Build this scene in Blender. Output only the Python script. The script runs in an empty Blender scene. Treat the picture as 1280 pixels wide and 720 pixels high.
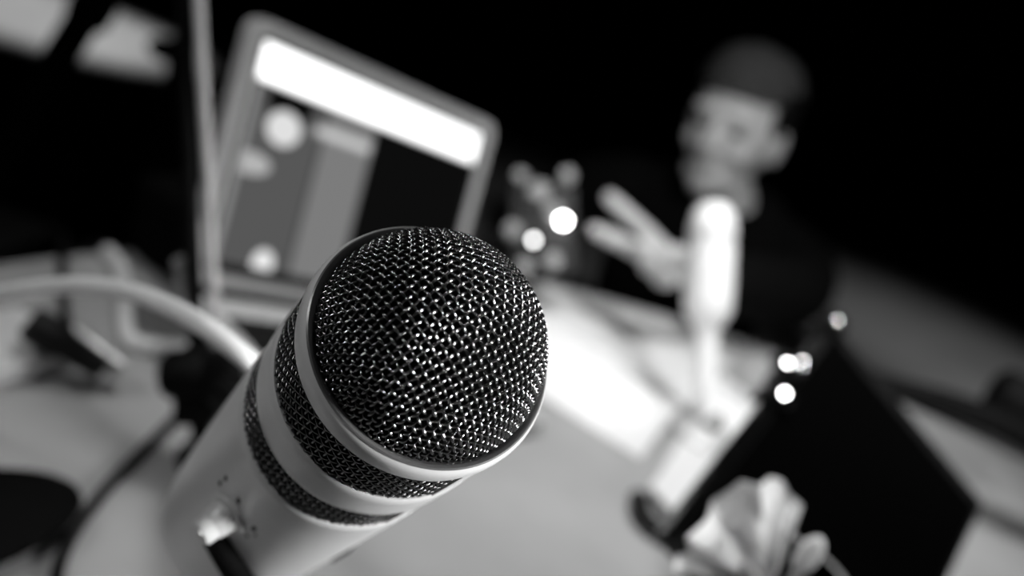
import bpy, bmesh, math, random
from mathutils import Vector as V, Matrix as M
random.seed(7)
C = bpy.context.scene.collection
PI = math.pi
R = math.radians
# ------------------------------------------------------------------ camera
F = 1150.0
PITCH, ROLL = R(18), R(22)
TABLE = 0.45
CAMH = TABLE + 0.335
CR = (M.Rotation(PI / 2 - PITCH, 3, 'X') @ M.Rotation(ROLL, 3, 'Z'))
CP = V((0, 0, CAMH))
cam = bpy.data.objects.new('camera', bpy.data.cameras.new('camera'))
C.objects.link(cam)
cam.location = CP
cam.rotation_euler = CR.to_euler()
cam.data.sensor_width = 36
cam.data.lens = 36 * F / 1280
cam.data.clip_start = 0.02
cam.data.dof.use_dof = True
cam.data.dof.focus_distance = 0.185
cam.data.dof.aperture_fstop = cam.data.lens / 5.3
bpy.context.scene.camera = cam


def ray(px, py):
    return CR @ V(((px - 640) / F, -(py - 360) / F, -1))


def at(px, py, z):
    return CP + ray(px, py) * z


def on(px, py, h=0.0, base=TABLE):
    d = ray(px, py)
    return CP + d * ((base + h - CAMH) / d.z)


def cs(x, y, z):          # camera-space vector to world
    return CP + CR @ V((x, y, z))


KEY = V((0.08, 0.60, 1.90))

# ------------------------------------------------------------------ materials
def mat(name, g, rough=0.5, metal=0.0, spec=0.5, coat=0.0, noise=0.0, nscale=40.0, bump=0.0, bscale=200.0, emit=0.0, trans=0.0):
    m = bpy.data.materials.new(name)
    m.use_nodes = True
    nt = m.node_tree
    b = nt.nodes['Principled BSDF']
    b.inputs['Base Color'].default_value = (g, g, g, 1)
    b.inputs['Roughness'].default_value = rough
    b.inputs['Metallic'].default_value = metal
    b.inputs['Specular IOR Level'].default_value = spec
    b.inputs['Coat Weight'].default_value = coat
    b.inputs['Transmission Weight'].default_value = trans
    if emit:
        b.inputs['Emission Color'].default_value = (1, 1, 1, 1)
        b.inputs['Emission Strength'].default_value = emit
    tc = nt.nodes.new('ShaderNodeTexCoord')
    if noise:
        n = nt.nodes.new('ShaderNodeTexNoise')
        n.inputs['Scale'].default_value = nscale
        n.inputs['Detail'].default_value = 4
        nt.links.new(tc.outputs['Object'], n.inputs['Vector'])
        r = nt.nodes.new('ShaderNodeMapRange')
        r.inputs['From Min'].default_value = 0.3
        r.inputs['From Max'].default_value = 0.7
        r.inputs['To Min'].default_value = g * (1 - noise)
        r.inputs['To Max'].default_value = g * (1 + noise)
        nt.links.new(n.outputs['Fac'], r.inputs['Value'])
        nt.links.new(r.outputs['Result'], b.inputs['Base Color'])
    if bump:
        n2 = nt.nodes.new('ShaderNodeTexNoise')
        n2.inputs['Scale'].default_value = bscale
        nt.links.new(tc.outputs['Object'], n2.inputs['Vector'])
        bp = nt.nodes.new('ShaderNodeBump')
        bp.inputs['Strength'].default_value = bump
        bp.inputs['Distance'].default_value = 0.001
        nt.links.new(n2.outputs['Fac'], bp.inputs['Height'])
        nt.links.new(bp.outputs['Normal'], b.inputs['Normal'])
    return m


mWhite = mat('white_enamel', 0.58, 0.32, spec=0.5, noise=0.03, nscale=60)
mWire = mat('dark_steel_wire', 0.30, 0.22, metal=1.0, noise=0.1, nscale=300)
mWireD = mat('blackened_wire', 0.12, 0.22, metal=1.0, noise=0.1, nscale=300)
mFoam = mat('black_foam', 0.004, 0.95, spec=0.05, noise=0.3, nscale=900)
mBlackP = mat('black_plastic', 0.006, 0.5, spec=0.25, noise=0.2, nscale=80)
mBlackM = mat('black_powder_coat', 0.003, 0.6, spec=0.08, noise=0.2, nscale=120)
mBlackCloth = mat('black_cloth', 0.003, 0.95, spec=0.05, noise=0.3, nscale=200)
mGloss = mat('black_gloss', 0.004, 0.12, spec=0.35, noise=0.2, nscale=30)
mScreenOff = mat('dark_glass', 0.001, 0.5, spec=0.02, noise=0.1, nscale=10)
mPoleHighlight = mat('pole_highlight_grey', 0.55, 0.45, metal=0.3, noise=0.06, nscale=90)  # pale grey that carries the pole's highlight strip
mChrome = mat('chrome', 0.9, 0.12, metal=1.0, noise=0.02, nscale=60)
mScrew = mat('polished_screw', 0.9, 0.06, metal=1.0, noise=0.02, nscale=60)
mChamfer = mat('dark_chamfer', 0.09, 0.3, spec=0.5, noise=0.05)
mAlu = mat('brushed_aluminium', 0.68, 0.5, metal=0.25, noise=0.04, nscale=120)
mKnob = mat('white_knob', 0.62, 0.35, noise=0.02)
mInk = mat('black_ink', 0.01, 0.6, noise=0.1)
mCable = mat('white_rubber', 0.88, 0.5, noise=0.03, nscale=90)
mPaper = mat('white_paper', 0.86, 0.8, spec=0.1, noise=0.02, nscale=30)
mPaperG = mat('printed_paper', 0.62, 0.8, spec=0.1, noise=0.10, nscale=12)
mTable = mat('pale_tabletop', 0.40, 0.75, spec=0.12, noise=0.12, nscale=7, bump=0.15)
mFloor = mat('pale_floor', 0.35, 0.8, spec=0.1, noise=0.12, nscale=3)
mWall = mat('dark_wall', 0.004, 0.9, spec=0.05, noise=0.3, nscale=4)
mSkin = mat('skin', 0.5, 0.55, spec=0.3, noise=0.05, nscale=60, bump=0.1)
mEye = mat('dark_eye', 0.03, 0.2, noise=0.1)
mHair = mat('dark_hair', 0.006, 0.7, spec=0.1, noise=0.4, nscale=150)
mCap = mat('grey_knit', 0.045, 0.95, spec=0.05, noise=0.25, nscale=150, bump=0.5)
mGlint = mat('bright_glint_glow', 0.8, 0.4, emit=38.0, noise=0.02)  # glow in place of a specular glint, no real lamp
mGlint2 = mat('dim_glint_glow', 0.8, 0.4, emit=9.0, noise=0.02)  # weaker glow, also in place of a glint
mGrey = mat('grey_plastic', 0.30, 0.5, noise=0.15, nscale=60)
mBarrel = mat('nickel', 0.5, 0.35, metal=0.5, noise=0.05)


# ------------------------------------------------------------------ mesh builder
class MB:
    def __init__(s):
        s.v = []
        s.f = []

    def add(s, vs, fs, T=None):
        o = len(s.v)
        s.v += [(T @ V(p)) if T is not None else V(p) for p in vs]
        s.f += [tuple(i + o for i in f) for f in fs]
        return s

    def tube(s, pts, r, n=10, cap=True, closed=False):
        pts = [V(p) for p in pts]
        rs = r if isinstance(r, (list, tuple)) else [r] * len(pts)
        o = len(s.v)
        k = len(pts)
        up = None
        for i, p in enumerate(pts):
            t = (pts[min(i + 1, k - 1)] - pts[max(i - 1, 0)])
            if closed:
                t = pts[(i + 1) % k] - pts[i - 1]
            t.normalize()
            if up is None:
                up = t.orthogonal().normalized()
            up = (up - t * up.dot(t)).normalized()
            w = t.cross(up)
            for j in range(n):
                a = 2 * PI * j / n
                s.v.append(p + (up * math.cos(a) + w * math.sin(a)) * rs[i])
        for i in range(k if closed else k - 1):
            i2 = (i + 1) % k
            for j in range(n):
                j2 = (j + 1) % n
                s.f.append((o + i * n + j, o + i * n + j2, o + i2 * n + j2, o + i2 * n + j))
        if cap and not closed:
            s.f.append(tuple(o + j for j in range(n))[::-1])
            s.f.append(tuple(o + (k - 1) * n + j for j in range(n)))
        return s

    def lathe(s, prof, n=64, T=None, a0=0.0, a1=2 * PI, closed_prof=False):
        # prof: list of (r, z)
        full = abs(a1 - a0 - 2 * PI) < 1e-6
        m = n if full else n + 1
        vs = []
        for j in range(m):
            a = a0 + (a1 - a0) * j / n
            for (r, z) in prof:
                vs.append((r * math.cos(a), r * math.sin(a), z))
        k = len(prof)
        fs = []
        for j in range(n):
            j2 = (j + 1) % m
            for i in range(k if closed_prof else k - 1):
                i2 = (i + 1) % k
                fs.append((j * k + i, j2 * k + i, j2 * k + i2, j * k + i2))
        if closed_prof and not full:
            fs.append(tuple(range(k)))
            fs.append(tuple(n * k + i for i in range(k))[::-1])
        return s.add(vs, fs, T)

    def box(s, sx, sy, sz, T=None, bev=0.0, seg=2):
        bm = bmesh.new()
        bmesh.ops.create_cube(bm, size=1.0)
        for v in bm.verts:
            v.co = V((v.co.x * sx, v.co.y * sy, v.co.z * sz))
        if bev:
            bmesh.ops.bevel(bm, geom=list(bm.edges), offset=bev, segments=seg, affect='EDGES', profile=0.6)
        bm.verts.index_update()
        s.add([v.co.copy() for v in bm.verts], [[v.index for v in f.verts] for f in bm.faces], T)
        bm.free()
        return s

    def ball(s, r, T=None, n=16, sc=(1, 1, 1)):
        vs = [(0, 0, r * sc[2])]
        h = n // 2
        for i in range(1, h):
            t = PI * i / h
            for j in range(n):
                a = 2 * PI * j / n
                vs.append((r * math.sin(t) * math.cos(a) * sc[0], r * math.sin(t) * math.sin(a) * sc[1], r * math.cos(t) * sc[2]))
        vs.append((0, 0, -r * sc[2]))
        fs = [(0, 1 + j, 1 + (j + 1) % n) for j in range(n)]
        for i in range(h - 2):
            for j in range(n):
                a, b = 1 + i * n + j, 1 + i * n + (j + 1) % n
                fs.append((a, a + n, b + n, b))
        e = len(vs) - 1
        fs += [(e, 1 + (h - 2) * n + (j + 1) % n, 1 + (h - 2) * n + j) for j in range(n)]
        return s.add(vs, fs, T)

    def prism(s, poly, z0, z1, T=None):
        n = len(poly)
        vs = [(x, y, z0) for x, y in poly] + [(x, y, z1) for x, y in poly]
        fs = [tuple(range(n))[::-1], tuple(range(n, 2 * n))]
        fs += [(i, (i + 1) % n, n + (i + 1) % n, n + i) for i in range(n)]
        return s.add(vs, fs, T)

    def mesh(s, name, m, ang=40):
        me = bpy.data.meshes.new(name)
        me.from_pydata([tuple(v) for v in s.v], [], s.f)
        bm = bmesh.new()
        bm.from_mesh(me)
        bmesh.ops.recalc_face_normals(bm, faces=bm.faces)
        bm.to_mesh(me)
        bm.free()
        me.materials.append(m)
        for p in me.polygons:
            p.use_smooth = True
        me.set_sharp_from_angle(angle=R(ang))
        return me

    def build(s, name, m, parent=None, ang=40):
        """vertices are in the parent's local space"""
        o = bpy.data.objects.new(name, s.mesh(name, m, ang))
        C.objects.link(o)
        if parent:
            o.parent = parent
        return o


def top(mb, name, m, origin, ang=40):
    """single-mesh thing: world-space vertices, origin put at its base"""
    origin = V(origin)
    mb.v = [v - origin for v in mb.v]
    o = mb.build(name, m, None, ang)
    o.location = origin
    return o


def tag(o, label, cat, group=None):
    o['label'] = label
    o['category'] = cat
    if group:
        o['group'] = group
    return o


def empty(name, T):
    o = bpy.data.objects.new(name, None)
    o.empty_display_size = 0.02
    C.objects.link(o)
    o.matrix_world = T
    bpy.context.view_layer.update()
    return o


def frame(origin, z=None, x=None, y=None):
    """4x4 from origin, z axis and an approximate x axis"""
    z = V(z).normalized()
    x = V(x)
    x = (x - z * x.dot(z)).normalized()
    yy = z.cross(x)
    m = M((x, yy, z)).transposed().to_4x4()
    m.translation = V(origin)
    return m


def struct(o):
    o['kind'] = 'structure'
    return o


def bez(pts, n=12):
    """Catmull-Rom through points"""
    pts = [V(p) for p in pts]
    P = [pts[0] * 2 - pts[1]] + pts + [pts[-1] * 2 - pts[-2]]
    out = []
    for i in range(1, len(P) - 2):
        for k in range(n):
            t = k / n
            a, b, c, d = P[i - 1], P[i], P[i + 1], P[i + 2]
            out.append(0.5 * ((2 * b) + (c - a) * t + (2 * a - 5 * b + 4 * c - d) * t * t + (3 * b - a - 3 * c + d) * t ** 3))
    out.append(pts[-1])
    return out


# ------------------------------------------------------------------ room
def slab(name, c, s, m):
    o = MB().box(*s).build(name, m)
    o.location = c
    return struct(o)


slab('floor', (0.5, 1.6, -0.05), (9, 9, 0.1), mFloor)
slab('wall_back', (0.5, 6.15, 1.3), (9, 0.1, 2.6), mWall)
slab('wall_front', (0.5, -2.95, 1.3), (9, 0.1, 2.6), mWall)
slab('wall_left', (-4.05, 1.6, 1.3), (0.1, 9, 2.6), mWall)
slab('wall_right', (5.05, 1.6, 1.3), (0.1, 9, 2.6), mWall)
slab('ceiling', (0.5, 1.6, 2.65), (9, 9, 0.1), mWall)

# ------------------------------------------------------------------ round table
TC = V((0.45, 0.35, 0))
TR = 0.862
tb = empty('round_table', M.Translation(TC))
tag(tb, 'large round low table with a pale grey top under all the gear', 'table')
MB().lathe([(0, -0.035), (TR - 0.012, -0.035), (TR, -0.027), (TR, -0.006), (TR - 0.006, 0), (0, 0)], 128, M.Translation((0, 0, TABLE))).build('tabletop', mTable, tb)
MB().lathe([(0, TABLE - 0.036), (0.06, TABLE - 0.036), (0.05, 0.3), (0.05, 0.04), (0, 0.04)], 32).build('pedestal', mBlackM, tb)
MB().lathe([(0, 0), (0.36, 0), (0.36, 0.015), (0.06, 0.042), (0, 0.042)], 48).build('foot', mBlackM, tb)

# ------------------------------------------------------------------ foreground microphone
mc = cs(-0.0176, -0.0125, -0.1949)                       # centre of the front ring
e_, a_ = 0.8997, 0.7266
axis = CR @ V((math.cos(e_) * math.cos(a_), math.cos(e_) * math.sin(a_), math.sin(e_)))
LEN = 0.205
tail = mc - axis * LEN
MICT = frame(tail, axis, CP - mc)
mic = empty('podcast_microphone', MICT)
tag(mic, 'large glossy white microphone with domed wire grille filling the foreground', 'microphone')
MICI = MICT.inverted()


def zz(t):
    return LEN - t * 0.001 if abs(t) > 0.0005 or t == 0 else LEN - t


def P(prof):                                              # (r mm, t mm from the front ring, towards the tail)
    return [(r * 0.001, LEN - t * 0.001) for r, t in prof]


def on_mic(px, py, r=0.028):
    o = MICI @ CP
    d = (MICI.to_3x3() @ ray(px, py))
    A = d.x ** 2 + d.y ** 2
    B = o.x * d.x + o.y * d.y
    Cc = o.x ** 2 + o.y ** 2 - r * r
    k = (-B - math.sqrt(max(0, B * B - A * Cc))) / A
    return o + d * k


# shell rings
MB().lathe(P([(24.3, 3.6), (27.2, 3.9), (27.9, 3.3), (28.15, 1.5), (28.1, -0.6), (27.7, -1.9), (27.0, -2.5), (26.3, -2.4), (25.6, -1.6), (24.9, 0.2), (24.3, 2.0)]), 160, closed_prof=True).build('front_ring', mWhite, mic)
MB().lathe(P([(26.4, 21.0), (27.5, 20.6), (28.0, 21.2), (28.05, 24), (28.05, 31.5), (28.0, 34.0), (27.5, 34.7), (26.4, 34.4)]), 160, closed_prof=True).build('middle_ring', mWhite, mic)
MB().lathe(P([(27.25, -2.5), (26.9, -2.75), (26.2, -2.5), (25.5, -1.6), (24.85, 0.2), (24.6, 0.2), (25.2, -1.4), (26.2, -2.1)]), 160, closed_prof=True).build('chamfer_band', mChamfer, mic)  # dark grey band over the front ring's inner chamfer
# struts that bridge the slots at the two sides
for t0, t1 in ((3.0, 21.2), (34.2, 49.6)):
    for az in (90, -90):
        w = 27 if az > 0 else 22
        b = MB()
        b.lathe(P([(25.2, t0), (27.75, t0), (27.75, t1), (25.2, t1)]), 24, None, R(az - w), R(az + w), closed_prof=True)
        b.build('strut', mWhite, mic)
# body
MB().lathe(P([(25.0, 49.3), (27.4, 49.0), (28.0, 49.7), (28.1, 52), (28.1, 100), (27.9, 150), (26.5, 172), (23.5, 188), (19, 199), (12, 204.3), (0, 205)]), 128).build('body', mWhite, mic)
# black core
MB().lathe(P([(23.6, 2.0), (24.6, 4.0), (26.2, 4.4), (26.2, 50.5), (20, 51)]), 96).build('inner_sleeve', mFoam, mic)
RS = 0.0250
dome = [(RS * 0.93 * math.cos(x), LEN - 0.0005 + RS * 0.93 * math.sin(x)) for x in [PI / 2 * k / 24 for k in range(25)]]
MB().lathe([(0.0, LEN - 0.003), (RS * 0.93, LEN - 0.003)] + dome, 96).build('pop_foam', mFoam, mic)

# woven dome grille
PITCHW = 0.00176
WR = 0.00033
g = MB()
phi_rot = R(-10)
N = 23
for fam in (0, 1):
    for i in range(-N, N + 1):
        u = (i + 0.5) * PITCHW
        pts = []
        K = 8
        for j in range(-N * K - 4, N * K + 5):
            v = j * PITCHW / K
            r = math.hypot(u, v)
            ph = r / RS
            if ph > R(91):
                continue
            sgn = 1 if (i % 2 == 0) == (fam == 0) else -1
            off = WR * 1.02 * sgn * math.cos(PI * (v / PITCHW - 0.5)) * 1.0
            x, y = (u, v) if fam == 0 else (v, u)
            a = math.atan2(y, x) + phi_rot
            rr = RS + off
            pts.append(V((rr * math.sin(ph) * math.cos(a), rr * math.sin(ph) * math.sin(a), LEN - 0.0005 + rr * math.cos(ph))))
        if len(pts) > 6:
            g.tube(pts, WR, 7, cap=False)
g.build('dome_grille', mWire, mic, 80)
# woven bands in the slots
for t0, t1 in ((3.5, 21.2), (34.4, 49.6)):
    b = MB()
    rb = 0.0270
    na = 96
    K = 6
    nrow = int((t1 - t0) / 1.76)
    wr = 0.00027
    for i in range(na):
        a = 2 * PI * i / na
        if abs(a if a < PI else a - 2 * PI) > R(88):
            continue
        pts = []
        for j in range(nrow * K + 1):
            t = t0 + (t1 - t0) * j / (nrow * K)
            off = wr * (1 if i % 2 else -1) * math.cos(PI * (j / K))
            pts.append((math.cos(a) * (rb + off), math.sin(a) * (rb + off), LEN - t * 0.001))
        b.tube(pts, wr, 6, cap=False)
    for k in range(nrow):
        t = t0 + (t1 - t0) * (k + 0.0) / nrow
        pts = []
        for j in range(-na * K // 4, na * K // 4 + 1):
            a = 2 * PI * j / (na * K)
            off = -wr * (1 if k % 2 == 0 else -1) * math.cos(PI * (j / K)) * -1
            i = j / K
            off = -wr * (-1) ** k * math.cos(PI * (i + 1))
            pts.append((math.cos(a) * (rb + off), math.sin(a) * (rb + off), LEN - t * 0.001))
        b.tube(pts, wr, 6, cap=False)
    b.build('band_grille', mWireD, mic, 80)

# level knob, its printed ticks and the black mounting slot
pk = on_mic(287, 641)
nk = V((pk.x, pk.y, 0)).normalized()
KT = frame(pk, nk, (0, 0, 1))
MB().lathe([(0, 0.0000), (0.0062, 0.0), (0.0062, 0.0006), (0.0052, 0.0012), (0.0045, 0.0012), (0.0042, 0.0052), (0.0036, 0.006), (0, 0.0062)], 32, KT).build('knob_collar', mWhite, mic)
kb = MB().lathe([(0.0, 0.001), (0.0036, 0.001), (0.0038, 0.002), (0.0037, 0.0085), (0.0031, 0.0094), (0, 0.0096)], 32, KT).build('level_knob', mKnob, mic)
MB().box(0.0044, 0.0012, 0.0006, KT @ M.Translation((0.0008, 0, 0.0097)), 0.0002).build('pointer', mKnob, kb)
for px, py, sc in ((275, 604, 1.0), (282, 598, 1.0), (298, 626, 1.4), (268, 637, 1.2), (317, 661, 1.4), (309, 670, 0.9), (319, 669, 0.7)):
    p = on_mic(px, py, 0.0282)
    n = V((p.x, p.y, 0)).normalized()
    d = (V((0, 0, 1)) + n.cross(V((0, 0, 1))) * 0.1)
    MB().box(0.0022 * sc, 0.0009 * sc, 0.0004, frame(p, n, d), 0.00015).build('tick_mark', mInk, mic)
# black swivel bracket hugging the body below the knob
bp_ = []
for k in range(15):
    t = k / 14
    p = on_mic(268 + 62 * t, 654 + 110 * t)
    n = V((p.x, p.y, 0)).normalized()
    bp_.append((p + n * 0.0012, n))
vs, fs = [], []
for k, (p, n) in enumerate(bp_):
    t = (bp_[min(k + 1, 14)][0] - bp_[max(k - 1, 0)][0]).normalized()
    sd = t.cross(n).normalized()
    w = 0.0040 * min(1.0, 0.45 + 0.4 * k)
    if k == 0:
        p = p
    for a, h in ((-1, -0.0012), (-1, 0.0022), (-0.75, 0.0032), (0.75, 0.0032), (1, 0.0022), (1, -0.0012)):
        vs.append(p + sd * w * a + n * h)
for k in range(14):
    for j in range(6):
        j2 = (j + 1) % 6
        fs.append((k * 6 + j, k * 6 + j2, k * 6 + 6 + j2, k * 6 + 6 + j))
fs.append((0, 1, 2, 3, 4, 5))
fs.append(tuple(14 * 6 + q for q in (5, 4, 3, 2, 1, 0)))
MB().add(vs, fs).build('swivel_bracket', mBlackCloth, mic)

# ------------------------------------------------------------------ stand that carries it
base_p = on(262, 583)
st = empty('microphone_stand', M.Translation(base_p))
tag(st, 'black microphone stand with a tall grey highlight rod rising behind the foreground microphone', 'microphone stand')
SI = M.Translation(-base_p)


def sb():
    return MB()


def local(b, o):
    b.v = [v - V(o) for v in b.v]
    return b


top_pole = at(247, -60, 0.50)
bot_pole = at(263, 470, 0.53)
up_dir = (top_pole - bot_pole).normalized()
rt = (CR @ V((1, 0, 0)))
local(MB().tube([bot_pole + rt * 0.0045, at(249, 0, 0.50) + rt * 0.0, top_pole], 0.0031, 16), base_p).build('highlight_rod', mPoleHighlight, st)  # grey rod added as the highlight strip of the black pole
local(MB().tube([at(247, 470, 0.535), at(241, 330, 0.515), at(229, -60, 0.508)], 0.0044, 16), base_p).build('black_upright', mBlackM, st)
cc = at(262, 480, 0.53)
CT = frame(cc, up_dir, rt)
b = MB().box(0.034, 0.034, 0.044, CT, 0.006)
b.box(0.022, 0.03, 0.04, CT @ M.Translation((0.014, 0.0, -0.018)), 0.005)
local(b, base_p).build('clamp_block', mBlackM, st)
b = MB().lathe([(0, -0.012), (0.011, -0.012), (0.014, -0.008), (0.014, 0.008), (0.011, 0.012), (0, 0.012)], 12, frame(at(232, 468, 0.515), rt, up_dir))
local(b, base_p).build('clamp_knob', mBlackM, st)
b = MB().tube([cc, at(262, 530, 0.54), base_p + V((0, 0, 0.006))], [0.014, 0.011, 0.011], 20)
local(b, base_p).build('foot_post', mBlackM, st)
MB().lathe([(0, 0), (0.020, 0), (0.021, 0.004), (0.017, 0.012), (0, 0.012)], 40).build('base_plate', mBlackM, st)
b = MB().tube([at(225, 330, 0.52), at(229, 372, 0.522)], [0.0035, 0.0035], 12)
b.ball(0.0045, M.Translation(at(225, 330, 0.52)))
local(b, base_p).build('thumb_screw', mGrey, st)
# arm from clamp to the microphone's underside
mp = MICT @ V((-0.0385, 0.0, 0.075))
b = MB().tube(bez([cc, (cc + mp) / 2 + V((0, 0, -0.012)), mp], 8), 0.008, 14)
local(b, base_p).build('holding_arm', mBlackM, st)
b = MB().lathe([(0.0286, -0.009), (0.031, -0.009), (0.031, 0.009), (0.0286, 0.009)], 64, MICT @ M.Translation((0, 0, 0.075)), R(95), R(265), closed_prof=True)
local(b, base_p).build('cradle', mBlackP, st)

# ------------------------------------------------------------------ white cable of the foreground microphone
pt = [MICT @ V(q_) for q_ in ((0, 0, -0.0008), (0, 0, -0.014), (-0.008, -0.008, -0.030), (-0.028, -0.020, -0.024), (-0.033, -0.024, 0.02), (-0.029, -0.028, 0.06), (-0.023, -0.0345, 0.081))] + [at(262, 412, 0.31), at(205, 380, 0.325), at(150, 362, 0.34), at(80, 357, 0.36), at(0, 368, 0.385), at(-60, 385, 0.42), on(-150, 470, 0.013), on(-170, 525, 0.0085)]
tag(top(MB().tube(bez(pt, 14), 0.0036, 14), 'microphone_cable', mCable, tail), 'thick white cable arching from the foreground microphone to the left edge', 'cable')

# ------------------------------------------------------------------ laptop
S = 0.83
lid = R(107.2)
lo = cs(-0.2690 * S, 0.0, -0.7574 * S)
lu, lf, lw_ = (CR @ V(q) for q in ((0.5948, -0.1432, -0.7910), (0.6519, -0.4899, 0.5789), (0.4704, 0.8600, 0.1980)))
LT = M((lu, -lf, lw_)).transposed().to_4x4()
LT.translation = lo
LW, LH, LD = 0.325 * S, 0.232 * S, 0.172 * S
lap = empty('laptop', LT)
tag(lap, 'open silver laptop with a glowing screen standing left of the microphone', 'laptop')
# sloping riser under the laptop
cor = [LT @ V((x, y, -0.0152)) for x, y in ((0.012, -0.012), (LW - 0.012, -0.012), (LW - 0.012, -LD + 0.012), (0.012, -LD + 0.012))]
b = MB().add(cor + [V((p.x, p.y, TABLE + 0.0004)) for p in cor], [(0, 1, 2, 3), (7, 6, 5, 4), (0, 4, 5, 1), (1, 5, 6, 2), (2, 6, 7, 3), (3, 7, 4, 0)])
rz = sum(cor, V()) / 4
rz.z = TABLE
tag(top(b, 'laptop_riser', mBlackM, rz), 'black sloping riser under the silver laptop', 'laptop stand')
b = MB().box(LW, LD, 0.013, M.Translation((LW / 2, -LD / 2, -0.0085)), 0.004, 3)
b.build('deck', mAlu, lap)
b = MB().box(LW - 0.03, LD * 0.52, 0.0008, M.Translation((LW / 2, -0.032 - LD * 0.26, -0.0018)), 0.0002)
for r in range(5):
    n = 13
    for k in range(n):
        w = (LW - 0.034) / n
        b.box(w * 0.84, LD * 0.52 / 5.4 * 0.8, 0.0022, M.Translation((0.017 + w * (k + 0.5), -0.032 - LD * 0.52 * (r + 0.5) / 5, -0.0006)), 0.0005)
b.build('keyboard', mBlackP, lap)
MB().box(0.085, 0.05, 0.0006, M.Translation((LW / 2, -LD + 0.033, -0.0018)), 0.0002).build('trackpad', mGrey, lap)
LIDT = M.Rotation(0, 4, 'X') @ frame((0, 0.002, -0.002), V((0, -math.sin(lid), -math.cos(lid))) * -1 if False else V((0, -math.sin(lid), -math.cos(lid))), (1, 0, 0))
# lid frame: local x = along the hinge, local y = up the lid, local z = out of the screen
ydir = V((0, -math.cos(lid), math.sin(lid)))
LIDT = M((V((1, 0, 0)), ydir, V((1, 0, 0)).cross(ydir))).transposed().to_4x4()
LIDT.translation = V((0, 0.003, 0.0))


def rrect(x0, y0, x1, y1, r, n=8):
    out = []
    for cx, cy, s in ((x1 - r, y1 - r, 0), (x0 + r, y1 - r, 90), (x0 + r, y0 + r, 180), (x1 - r, y0 + r, 270)):
        for k in range(n + 1):
            a = R(s + 90 * k / n)
            out.append((cx + r * math.cos(a), cy + r * math.sin(a)))
    return out


lidm = MB().prism(rrect(0, 0.004, LW, LH, 0.012), -0.009, -0.0012, LIDT)
lidm.build('lid', mAlu, lap)
# raised rim around the display
outer = rrect(0, 0.004, LW, LH, 0.012)
inner = rrect(0.0105, 0.013, LW - 0.0105, LH - 0.0105, 0.006)
b = MB()
n = len(outer)
vs = [(x, y, -0.0014) for x, y in outer] + [(x, y, 0.0018) for x, y in outer] + [(x, y, 0.0018) for x, y in inner] + [(x, y, -0.0014) for x, y in inner]
fs = []
for ring in range(3):
    for i in range(n):
        j = (i + 1) % n
        fs.append((ring * n + i, ring * n + j, (ring + 1) * n + j, (ring + 1) * n + i))
b.add(vs, fs, LIDT)
b.build('rim', mAlu, lap)
MB().prism(rrect(0.0104, 0.0128, LW - 0.0104, LH - 0.0104, 0.006), -0.0013, 0.0002, LIDT).build('bezel', mBlackP, lap)
DX0, DX1, DY0, DY1 = 0.0145, LW - 0.0165, 0.0215, LH - 0.0145
# the display: emission mixed from soft boxes in its own coordinates
LII = (LT @ LIDT).inverted()


def on_screen(px, py):
    o = LII @ CP
    d = LII.to_3x3() @ ray(px, py)
    k = (0.0006 - o.z) / d.z
    q = o + d * k
    return q.x, q.y


ms = bpy.data.materials.new('laptop_display')
ms.use_nodes = True
nt = ms.node_tree
for nd in list(nt.nodes):
    nt.nodes.remove(nd)
out = nt.nodes.new('ShaderNodeOutputMaterial')
em = nt.nodes.new('ShaderNodeEmission')
nt.links.new(em.outputs[0], out.inputs[0])
tc = nt.nodes.new('ShaderNodeTexCoord')
sep = nt.nodes.new('ShaderNodeSeparateXYZ')
nt.links.new(tc.outputs['Object'], sep.inputs[0])


def mth(op, a, b_=None, clamp=False):
    nd = nt.nodes.new('ShaderNodeMath')
    nd.operation = op
    nd.use_clamp = clamp
    for i, q in enumerate((a, b_)):
        if q is None:
            continue
        if isinstance(q, (int, float)):
            nd.inputs[i].default_value = q
        else:
            nt.links.new(q, nd.inputs[i])
    return nd.outputs[0]


X, Y = sep.outputs[0], sep.outputs[1]
cur = None


def rectm(x0, y0, x1, y1, soft=0.002):
    a = mth('MULTIPLY', mth('SUBTRACT', X, x0), 1 / soft, True)
    b_ = mth('MULTIPLY', mth('SUBTRACT', x1, X), 1 / soft, True)
    c = mth('MULTIPLY', mth('SUBTRACT', Y, y0), 1 / soft, True)
    d = mth('MULTIPLY', mth('SUBTRACT', y1, Y), 1 / soft, True)
    return mth('MULTIPLY', mth('MULTIPLY', a, b_), mth('MULTIPLY', c, d))


def ellm(cx, cy, rx, ry):
    dx = mth('DIVIDE', mth('SUBTRACT', X, cx), rx)
    dy = mth('DIVIDE', mth('SUBTRACT', Y, cy), ry)
    q = mth('ADD', mth('MULTIPLY', dx, dx), mth('MULTIPLY', dy, dy))
    return mth('MULTIPLY', mth('SUBTRACT', 1.15, q), 4.0, True)


def over(val, mask):
    global cur
    if cur is None:
        cur = mth('MULTIPLY', mask, val)
    else:
        cur = mth('ADD', mth('MULTIPLY', cur, mth('SUBTRACT', 1.0, mask)), mth('MULTIPLY', mask, val))


def pxrect(p, q):
    x0, y0 = on_screen(*p)
    x1, y1 = on_screen(*q)
    return min(x0, x1), min(y0, y1), max(x0, x1), max(y0, y1)


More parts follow.
